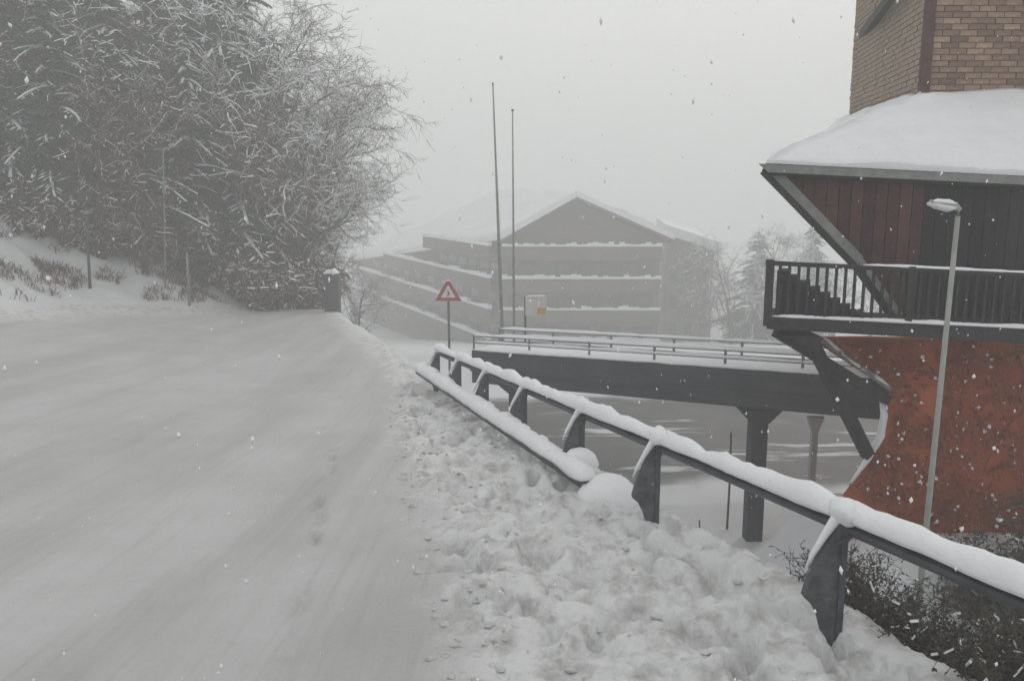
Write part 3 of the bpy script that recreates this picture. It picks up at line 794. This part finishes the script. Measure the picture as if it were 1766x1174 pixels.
# clods thrown up on the verge
m = MB()
for k in range(620):
    y = random.uniform(2.6, 12)**1.0; xv = x_verge(y); xr = x_rail(y)
    x = xv + (abs(random.gauss(0,.35)) if random.random() < .6 else random.uniform(0, xr-xv-.1))
    if x > xr-.1: continue
    r = random.choice([.006,.008,.010,.014,.018,.028])*random.uniform(.7,1.2)
    z = float(ground(np.array([x]), np.array([y]))[0])
    vs = []; fs = []
    sx, sy, szz = random.uniform(.8,1.6), random.uniform(.8,1.4), random.uniform(.45,.8)
    a0 = random.uniform(0,6.28); rings = [(-.5,.7),(0,1),(.55,.75),(.95,.25)]
    for (zz, rr) in rings:
        for j in range(7):
            th = a0+2*math.pi*j/7; q = rr*random.uniform(.6,1.3)
            vs.append((x+r*sx*q*math.cos(th), y+r*sy*q*math.sin(th), z+r*szz*(zz+.2)))
    for i in range(3):
        for j in range(7): fs.append((i*7+j, i*7+(j+1)%7, (i+1)*7+(j+1)%7, (i+1)*7+j))
    fs.append(tuple(21+j for j in range(7)))
    m.add(vs, fs, 0, False)
o = m.build('snow_clods', M_verge); tag(o, 'loose clods of churned snow along the road edge', kind='stuff')

# ------------------------------------------------------------------ signs and poles beyond the rail end
def grounded(px, Yp):
    x = P(px, 590, Yp).x; return x, gz(x, Yp)
Ys = 24.0
x, g = grounded(775, Ys); g = min(g, -3.2)
c = P(773, 503, Ys)
sg = thing('warning_sign', 'red bordered triangular warning sign beyond the far end of the guardrail', 'sign', (x, Ys, g))
O = sg.location.copy()
m = MB(); m.tube([(0,0,0), (c.x-x, 0.03, c.z-g+.2)], .035, 8); m.build('pole', M_steel, sg)
def tri(cx_, cz_, r): return [Vector((cx_, 0, cz_+r)), Vector((cx_-r*.92, 0, cz_-r*.56)), Vector((cx_+r*.92, 0, cz_-r*.56))]
cc = c-O
m = MB(); m.prism([p+Vector((0,-.02,0)) for p in tri(cc.x, cc.z-.03, .40)], (0,.02,0)); pl = m.build('sign_plate', M_signred, sg)
m = MB(); m.prism([p+Vector((0,-.026,0)) for p in tri(cc.x, cc.z-.035, .23)], (0,.005,0)); m.build('sign_face', M_signwhite, pl)
m = MB()
bend = [(-.02,-.12),(-.02,-.05),(.03,.0),(-.01,.05),(-.01,.12)]
for (a, b) in zip(bend[:-1], bend[1:]): m.bar(Vector((cc.x+a[0], -.031, cc.z-.05+a[1])), Vector((cc.x+b[0], -.031, cc.z-.05+b[1])), .004, .035)
m.build('symbol', M_signblack, pl)
m = MB(); snow_strip(m, [Vector((cc.x-.06,-.01,cc.z+.30)), Vector((cc.x+.06,-.01,cc.z+.30))], .05, .06, seed=4, step=.03); m.build('snow_cover', M_snowcap, sg)

x, g = grounded(905, 22); g = min(g, -3.3)
c = P(925, 528, 22); rs = thing('panel_sign', 'pale rectangular sign with a yellow corner right of the tall thin pole', 'sign', (x+.0, 22, g)); O = rs.location.copy(); cc = c-O
xl = P(906,528,22).x-x; xr_ = P(943,528,22).x-x; zt = P(925,512,22).z-g; zb = P(925,544,22).z-g
m = MB(); m.tube([(xl,.03,0), (xl,.03,zt)], .03, 8); m.build('pole', M_steel, rs)
m = MB(); m.box((xl,-.015,zb), (xr_,.005,zt)); pl = m.build('sign_plate', M_signwhite, rs)
m = MB(); m.box((xr_-.24,-.021,zb+.03), (xr_-.02,-.016,zb+.2)); m.build('yellow_panel', M_signyellow, pl)
m = MB(); snow_strip(m, [Vector((xl,-.005,zt)), Vector((xr_,-.005,zt))], .04, .05, seed=6, step=.05); m.build('snow_cover', M_snowcap, rs)

x, g = grounded(887, 26); g = min(g, -3.3)
tp = P(884, 192, 26)
tpole = thing('flag_pole', 'very tall thin grey pole rising in front of the far building', 'pole', (x, 26, g)); O = tpole.location.copy()
m = MB(); m.tube([(0,0,0), sub(lerp(Vector((x,26,g)), tp, .5)), sub(tp)], [.045,.032,.016], 8); m.build('shaft', M_trim, tpole)
m = MB(); m.tube([sub(tp), sub(tp+Vector((0,0,.06)))], [.04,.03], 8); m.build('finial', M_steel, tpole)
x, g = grounded(869, 25); g = min(g, -3.3)
tp = P(850, 146, 25); tpole = thing('flag_pole', 'slightly leaning tall thin pole just left of the straight tall pole', 'pole', (x, 25, g)); O = tpole.location.copy()
m = MB(); m.tube([(0,0,0), sub(lerp(Vector((x,25,g)), tp, .42)), sub(tp)], [.06,.045,.018], 8); m.build('shaft', M_trim, tpole)
m = MB(); m.tube([sub(tp), sub(tp+Vector((0,0,.05)))], [.032,.025], 8); m.build('finial', M_trim, tpole)

# marker poles in the left bank
for (px, pt_, pb_, Yp, lab) in ((149, 372, 474, 25.2, 'dark snow marker pole in the bank at far left'),
                               (322, 435, 518, 27.0, 'thin grey snow marker pole in the bank below the brown bushes'),
                               (281, 258, 500, 27.2, 'tall very thin pale pole among the bushes on the left bank')):
    top = P(px, pt_, Yp); g = gz(top.x, Yp)
    bt = P(px+4, pb_, Yp)
    m = MB(); r_ = .045 if px != 281 else .03
    m.tube([(P(px+4,pb_,Yp).x-top.x, 0, min(g, bt.z)-top.z-.2+0), (0,0,0)], [r_, r_*.8], 8)
    mo = m.build('marker_pole', M_pier if px == 149 else M_trim, None, top); tag(mo, lab, 'pole')

# dark cabinet at the bend
Yc = 29.0
a = P(562, 545, Yc); b = P(584, 474, Yc); g = gz((a.x+b.x)/2, Yc)-.1
cab = thing('utility_cabinet', 'dark upright cabinet with a snow cap at the bend of the road', 'cabinet', ((a.x+b.x)/2, Yc, min(g, a.z)))
O = cab.location.copy(); w_ = (b.x-a.x)/2; hh = b.z-O.z
m = MB(); m.box((-w_,-.2,0),(w_,.25,hh)); cb = m.build('body', M_cabinet, cab)
m = MB(); m.box((-w_+.03,-.215,.12),(w_-.03,-.203,hh-.08)); dr = m.build('door', M_cabinet, cab)
m = MB(); m.box((w_-.09,-.235,hh*.5),(w_-.07,-.218,hh*.5+.12)); m.build('handle', M_steel, dr)
m = MB(); m.box((-w_-.04,-.25,hh+.002),(w_+.04,.29,hh+.05)); m.build('lid', M_cabinet, cab)
m = MB(); snow_strip(m, [Vector((-w_,0.02,hh+.04)), Vector((w_,.02,hh+.04))], .5, .18, seed=14, step=.06); m.build('snow_cover', M_snowcap, cab)

# ------------------------------------------------------------------ trees and bushes
def seg(m, p, q, r0, r1, mt):
    t = (q-p)
    a = t.cross(Vector((.3,.2,1)));
    if a.length < 1e-6: a = Vector((1,0,0))
    a.normalize(); b = a.cross(t).normalized()
    vs = []
    for (c_, r) in ((p, r0), (q, r1)):
        for j in range(3):
            th = 2.094*j; vs.append(c_ + a*(r*math.cos(th)) + b*(r*math.sin(th)))
    m.add(vs, [(0,1,4,3),(1,2,5,4),(2,0,3,5)], mt)
def snow_on(m, p, q, r, mt, k=1.0):
    t = q-p; sd = t.cross(Vector((0,0,1)))
    if sd.length < t.length*.25: return
    sd.normalize(); w = (r*1.1+.006)*k; h = (r*.9+.014)*k; u = Vector((0,0,1))
    lift = u*r*.6
    m.add([p+lift-sd*w, p+lift+u*h, p+lift+sd*w, q+lift-sd*w, q+lift+u*h, q+lift+sd*w], [(0,3,4,1),(1,4,5,2),(0,2,5,3)], mt)

def bare_tree(seed, H=8.0, spread=1.0, lean=0.0, snow_p=.6, leaf=0.0, levels=4, lowfork=.18):
    rd = random.Random(seed); tr = MB(); cr = MB()
    segs = [0]
    def grow(p, d_, L, r, lv):
        n = 5 if lv == 0 else (4 if lv < 3 else 3)
        pts = [p]; rr = [r]; dcur = d_.copy()
        snowy = rd.random() < snow_p
        for i in range(n):
            j = .10 if lv == 0 else .22
            dcur = (dcur + Vector((rd.gauss(0,j), rd.gauss(0,j), rd.gauss(0,j)+(.05 if lv < 2 else -.03)))).normalized()
            p = p + dcur*L/n; pts.append(p); rr.append(r*(1-.62*(i+1)/n))
        if lv == 0: tr.tube(pts, rr, 8, 0)
        else:
            for i in range(n):
                seg(cr, pts[i], pts[i+1], rr[i], rr[i+1], 0); segs[0] += 1
                if snowy: snow_on(cr, pts[i], pts[i+1], (rr[i]+rr[i+1])/2, 1, rd.uniform(.7,1.5))
        if leaf and lv >= levels-1:
            for i in range(1, n+1):
                if rd.random() < leaf:
                    v = Vector((rd.gauss(0,1), rd.gauss(0,1), rd.gauss(0,1))).normalized(); w = v.orthogonal().normalized()
                    s_ = rd.uniform(.03,.07); cr.add([pts[i], pts[i]+v*s_+w*s_*.5, pts[i]+v*s_*2, pts[i]+v*s_-w*s_*.5], [(0,1,2,3)], 2)
        if lv >= levels: return
        nk = [13, 7, 6, 5][lv] if lv < 4 else 3
        for k in range(nk):
            t = lowfork+(1-lowfork)*(k+rd.random()*.8)/nk if lv == 0 else rd.uniform(.12, 1)
            f = t*n; i = min(int(f), n-1); q = pts[i].lerp(pts[i+1], f-i); dirn = (pts[i+1]-pts[i]).normalized()
            ax = dirn.orthogonal().normalized(); ax.rotate(Matrix.Rotation(rd.uniform(0, 6.283), 3, dirn))
            ang = rd.uniform(.6, 1.15) if lv == 0 else rd.uniform(.45, 1.0)
            nd = dirn*math.cos(ang)+ax*math.sin(ang)*spread; nd.z += .12 if lv < 2 else -.05
            grow(q, nd.normalized(), L*([.52,.55,.5,.5][lv])*rd.uniform(.7,1.2)*(1.15-.5*t if lv == 0 else 1), max(rr[i]*.5, .006), lv+1)
    grow(Vector((0,0,-.2)), Vector((lean,0,1)).normalized(), H*.8, H*.016+.02, 0)
    return tr, cr

def conifer(seed, H=8.0, wid=.30, snow_p=.55):
    rd = random.Random(seed); tr = MB(); cr = MB()
    tr.tube([(0,0,-.2),(.03,.02,H*.5),(0,0,H)], [H*.018+.03,H*.012,.01], 8, 0)
    z = H*.06
    while z < H*.98:
        Lb = (1-z/H)**.8*wid*H+.12; nb_ = rd.choice([4,5,6])
        for k in range(nb_):
            th = rd.uniform(0,6.283); L_ = Lb*rd.uniform(.65,1.15); n = 5; p = Vector((0,0,z+rd.uniform(-.1,.1)))
            dcur = Vector((math.cos(th), math.sin(th), rd.uniform(.0,.35))); snowy = rd.random() < .42
            for i in range(n):
                dcur.z -= .13+rd.uniform(0,.08); dcur.x += rd.gauss(0,.08); dcur.y += rd.gauss(0,.08)
                q = p + dcur.normalized()*L_/n
                seg(cr, p, q, .016*(1-i/n)+.004, .013*(1-i/n)+.003, 0)
                sdv = dcur.cross(Vector((0,0,1))).normalized(); tw = L_*.28*(1-.55*i/n)
                for sgn in (-1, 1):
                    for c_ in range(5):
                        b0 = p.lerp(q, (c_+rd.random())/5); e = b0 + sdv*sgn*tw*rd.uniform(.5,1.1) + dcur.normalized()*tw*.5 + Vector((0,0,-tw*rd.uniform(.1,.55)))
                        wv_ = Vector((rd.gauss(0,.3), rd.gauss(0,.3), 1)).cross(e-b0).normalized()*tw*rd.uniform(.07,.14)
                        md = b0.lerp(e,.5)
                        cr.add([b0, md+wv_, e, md-wv_], [(0,1,2,3)], 1)
                        w2 = Vector((0,0,-tw*rd.uniform(.15,.3)))
                        cr.add([b0, md+w2, e], [(0,1,2)], 1)
                        if snowy and rd.random() < .3:
                            u = Vector((0,0,.012+tw*.03)); w3 = wv_*rd.uniform(.4,.85)
                            a_, b_2 = b0.lerp(e, rd.uniform(0,.3)), b0.lerp(e, rd.uniform(.6,1)); mm_ = a_.lerp(b_2,.5)
                            cr.add([a_+u*.4, mm_+w3+u*.3, b_2+u*.4, mm_-w3+u*.3, mm_+u*1.6], [(0,1,4),(1,2,4),(2,3,4),(3,0,4)], 2)
                if snowy: snow_on(cr, p, q, .035*(1-i/n)+.012, 2, rd.uniform(1.2,1.7))
                p = q
        z += rd.uniform(.16,.30)*max(.6, H/9)
    return tr, cr

def bush(seed, H=1.6, n=26, leaf=.8, snow_p=.4):
    rd = random.Random(seed); tr = MB(); cr = MB()
    for k in range(n):
        th = rd.uniform(0,6.283); out = rd.uniform(.05,.75); p = Vector((math.cos(th)*.12, math.sin(th)*.12, -.1)); L_ = H*rd.uniform(.55,1.1)
        dcur = Vector((math.cos(th)*out, math.sin(th)*out, 1)).normalized(); prev = p; m_ = 6
        for i in range(m_):
            dcur = (dcur+Vector((rd.gauss(0,.16),rd.gauss(0,.16),-.05))).normalized(); q = p+dcur*L_/m_
            seg(tr, p, q, .016*(1-i/m_)+.004, .016*(1-(i+1)/m_)+.003, 0)
            for c_ in range(4):
                b0 = p.lerp(q, rd.random()); v = Vector((rd.gauss(0,1),rd.gauss(0,1),rd.gauss(.2,.7))).normalized()*H*rd.uniform(.08,.24)*(1 if i else .4)
                e1 = b0+v*.5; e2 = b0+v+Vector((rd.gauss(0,.03),rd.gauss(0,.03),-.03))
                seg(cr, b0, e1, .006, .005, 0); seg(cr, e1, e2, .005, .003, 0)
                if rd.random() < snow_p: snow_on(cr, b0, e1, .006, 2, rd.uniform(.8,1.8))
                if rd.random() < snow_p: snow_on(cr, e1, e2, .005, 2, rd.uniform(.8,1.8))
                for l_ in range(3):
                    if rd.random() < leaf:
                        c0 = b0.lerp(e2, rd.uniform(.3,1)); v2 = Vector((rd.gauss(0,1),rd.gauss(0,1),rd.gauss(-.3,1))).normalized(); w = v2.orthogonal().normalized(); s_ = rd.uniform(.018,.04)
                        cr.add([c0, c0+v2*s_+w*s_*.6, c0+v2*s_*2, c0+v2*s_-w*s_*.6], [(0,1,2,3)], 1)
            p = q
    return tr, cr

protos = {}
def reg(key, gen, tm, cm):
    tr, cr = gen; protos[key] = (tr.mesh('trunk', tm), cr.mesh('crown', cm))
for k in range(3): reg(('conifer', k), conifer(40+k, 8.5, [.30,.36,.27][k], .15), M_bark, [M_bark, M_needle, M_snowcap])
for k in range(3): reg(('bare', k), bare_tree(60+k, 8.0, 1.0, 0, [.22,.4,.3][k]), M_bark, [M_twig, M_snowcap])
reg(('frost', 0), bare_tree(99, 9.0, .8, 0, 1.0), M_bark, [M_snowcap, M_snowcap])
reg(('leafy', 0), bare_tree(71, 6.0, 1.0, 0, .15, .95), M_bark, [M_browntwig, M_snowcap, M_dead])
reg(('leafy', 1), bare_tree(72, 6.0, 1.1, 0, .2, .95), M_bark, [M_browntwig, M_snowcap, M_dead])
for k in range(3): reg(('brown', k), bush(80+k, 1.8, 34, .95, .16), M_browntwig, [M_browntwig, M_dead, M_snowcap])
for k in range(2): reg(('dark', k), bush(90+k, 1.6, 44, 1.0, .02), M_bark, [M_twig, M_darkleaf, M_snowcap])
def plant(key, x, y, s, name, label, cat, group, rz=None, z=None, tilt=(0,0), part='trunk'):
    t = thing(name, label, cat, (x, y, gz(x, y) if z is None else z), group, random.uniform(0,6.28) if rz is None else rz)
    t.rotation_euler = (tilt[0], tilt[1], t.rotation_euler[2])
    sx = s*random.uniform(.9,1.12); t.scale = (sx, sx, s)
    tr, cr = protos[key]
    link(part, tr, t); link('crown' if part == 'trunk' else 'foliage', cr, t)
    return t
random.seed(11)
G1 = 'snow dusted trees crowding the left hillside'
LC = 'dark evergreen dusted with snow in the dense wood on the left bank'
LB = 'bare tree with snow covered twigs in the wood on the left bank'
LL = 'tree with brown dead leaves and snow in the wood on the left bank'
spots = [ # px at eye level, distance, kind, scale
 (-120,27,'conifer',1.0),(-10,27.6,'bare',1.0),(30,28.5,'conifer',1.15),(110,28,'conifer',.9),(150,28,'leafy',1.15),(60,31,'conifer',1.3),
 (215,29,'conifer',1.0),(250,27.5,'leafy',1.0),(290,30.5,'bare',1.15),(180,33,'conifer',1.45),(340,30,'conifer',.95),(390,32,'bare',1.2),
 (330,34,'conifer',1.3),(430,31,'leafy',1.05),(470,33.5,'bare',1.2),(510,32,'bare',1.0),(430,36,'conifer',1.25),(520,34,'bare',1.05),(565,35.0,'bare',.62),
 (515,37,'bare',1.2),(490,38,'conifer',1.2),(612,37,'bare',.45),(90,36,'bare',1.5),(270,37,'bare',1.5),(-60,32,'conifer',1.4),
 (-220,28,'conifer',1.2),(-330,31,'bare',1.3),(395,32.5,'conifer',1.35),(450,33,'bare',1.5),(320,33,'conifer',1.5),(475,33.5,'bare',1.4),(240,33.5,'bare',1.5),(430,34,'conifer',1.5)]
special = {
 (110,'conifer'): 'dark spreading evergreen behind the marker pole at far left',
 (612,'bare'): 'small frosted bare tree just behind the snow capped cabinet at the bend',
 (250,'leafy'): 'brown leaved tree rising behind the tall thin pale pole',
}
cntk = 0
for (px, y, kind, s) in spots:
    x = (px-883)/F*(y*1.0)/_cp*.985
    nk = {'conifer':3,'bare':3,'leafy':2}[kind]; cntk += 1
    lab = special.get((px, kind), {'conifer':LC,'bare':LB,'leafy':LL}[kind])
    nm = {'conifer':'evergreen_tree','bare':'bare_tree','leafy':'brown_leaved_tree'}[kind]
    plant((kind, cntk % nk), x, y, s, nm, lab, 'tree', {'conifer':'evergreens on the left bank','bare':'bare snowy trees on the left bank','leafy':'brown leaved trees on the left bank'}[kind])
# bushes along the top of the bank
bs = [(-30,26.4,1.2),(35,26.4,.9),(75,26.6,1.0),(120,26.8,1.1),(165,27.0,.9),(200,27.9,1.2),(235,28.3,1.0),(300,29.2,1.2),(345,29.5,1.1),(375,29.9,1.2),(410,30.0,1.2),
      (440,29.3,1.3),(470,29.8,1.2),(500,30.2,1.1),(530,30.6,1.1),(545,31.6,1.3),(420,30.6,1.4),(360,30.0,1.5),(250,29.3,1.5),(140,28.0,1.4),(60,27.8,1.4),(480,31.5,1.4),(556,33,1.0),(195,28,1.5),(310,29.2,1.4)]
for i, (px, y, s) in enumerate(bs):
    x = (px-883)/F*y/_cp*.985
    lab = 'brown leafless bush with snow on its twigs along the top of the left bank'
    BL = {-30:'brown bush cut by the left edge of the view', 35:'brown bush left of the dark marker pole, nearest the road', 120:'brown bush just left of the dark marker pole', 165:'brown bush just right of the dark marker pole', 300:'brown bush at the foot of the tall thin pale pole', 345:'brown bush above the thin grey marker pole', 556:'low snowy brown bush just behind the dark cabinet'}
    lab = BL.get(px, lab)
    if px == 530: lab = 'low brown bush right beside the dark cabinet at the bend'
    if px == -30: lab = 'brown bush cut by the left edge of the view at the foot of the wood'
    plant(('brown', i % 3), x, y, s, 'bush', lab, 'bush', 'brown bushes along the top of the left bank', part='stems')
m = MB()
for k in range(2600):
    px = random.uniform(-40, 560); yy = 22.5+ (px/560)*7.5 + random.gauss(1.6, .9)
    x = (px-883)/F*yy/_cp*.985
    b_ = float(bank(np.array([x]), np.array([yy]))[0])
    if b_ < .35 or mnoise.noise(Vector((x*.8, yy*.8, 0))) < .0: continue
    z = gz(x, yy)
    for q in range(4):
        v = Vector((random.gauss(0,.1), random.gauss(0,.1), random.uniform(.10,.32)))
        o_ = Vector((x+random.gauss(0,.08), yy+random.gauss(0,.08), z-.02)); w = Vector((random.uniform(-1,1), random.uniform(-1,1), 0)).normalized()*.011
        m.add([o_-w, o_+w, o_+v*.6+w*.8, o_+v*.6-w*.8, o_+v+Vector((v.x,v.y,-.03))], [(0,1,2,3),(3,2,4)], 0)
o = m.build('dry_grass', M_browntwig); tag(o, 'dry brown stalks sticking out of the snow on the left bank', kind='stuff')
# dark scrub on the slope under the rail at right
ds = [(2.05,4.85,.32),(2.2,5.3,.42),(2.45,5.6,.5),(2.15,4.5,.30),(2.35,4.35,.36),(2.55,4.2,.42),(3.1,4.7,.6),(2.7,5.0,.5),(3.5,5.6,.8),(3.0,5.6,.5),(4.0,6.2,.6),(4.5,6.9,.72),(4.9,7.5,.85),(5.3,8.3,.7),(4.8,8.5,.6),(5.9,8.8,.75),(5.5,7.7,.9),(2.3,3.7,.35),(2.9,3.9,.5),(3.9,5.4,.8)]
for i, (x, y, s) in enumerate(ds):
    lab = ('dark scrubby bush at the foot of the rust red wall, behind the guardrail' if y > 7.2 else 'dark scrubby bush on the slope below the guardrail at lower right')
    plant(('dark', i % 2), x, y, s, 'scrub_bush', lab, 'bush', 'dark bushes at the foot of the red wall' if y > 7.2 else 'dark bushes below the guardrail', part='stems')
FT = {590:'white frosted tree standing beyond the dark cabinet at the end of the far building', 1215:'faint hazy tree at the right end of the low snowy roofed wing', 1262:'leftmost bare tree of the hazy clump left of the house balcony', 1300:'hazy evergreen behind the left end of the balcony', 1345:'hazy bare tree seen just above the left end of the balcony rail', 1395:'hazy evergreen seen through the balcony balusters', 1440:'faint bare tree behind the slanting edge of the timber storey', 1500:'faint bare tree behind the house'}
# hazy trees beyond, between the far building and the house
for i, (px, y, k, s) in enumerate([(1262,52,'bare',1.15),(1300,56,'conifer',1.2),(1345,50,'bare',1.2),(1395,54,'conifer',1.3),(1440,52,'bare',1.2),(1500,55,'bare',1.3),(1215,60,'bare',.9),(590,70,'frost',.75) ]):
    x = (px-883)/F*y/_cp
    if px > 1000: s = s*.9; x *= 1.22; y *= 1.22
    plant((k, 0 if k == 'frost' else i % 3), x, y, s, 'bare_tree' if k != 'conifer' else 'evergreen_tree', FT[px], 'tree', 'hazy far trees' )

# ------------------------------------------------------------------ falling snow
m = MB()
for k in range(1500):
    y = random.uniform(2.2, 16); x = random.uniform(-.62, .62)*y; z = EYE.z - .18*y + random.uniform(-.48,.48)*y
    if z < gz(x, y)+.05: continue
    r = random.uniform(.003,.007); a = Vector((random.gauss(0,.25), random.gauss(0,.2), -1)).normalized()*r*random.uniform(1.0,2.4)
    p = Vector((x,y,z)); s1 = a.orthogonal().normalized()*r; s2 = a.cross(s1).normalized()*r
    m.add([p+a, p+s1, p+s2, p-s1, p-s2, p-a], [(0,1,2),(0,2,3),(0,3,4),(0,4,1),(5,2,1),(5,3,2),(5,4,3),(5,1,4)], 0, True)
o = m.build('falling_snow', M_flake); tag(o, 'snowflakes falling through the air', kind='stuff')
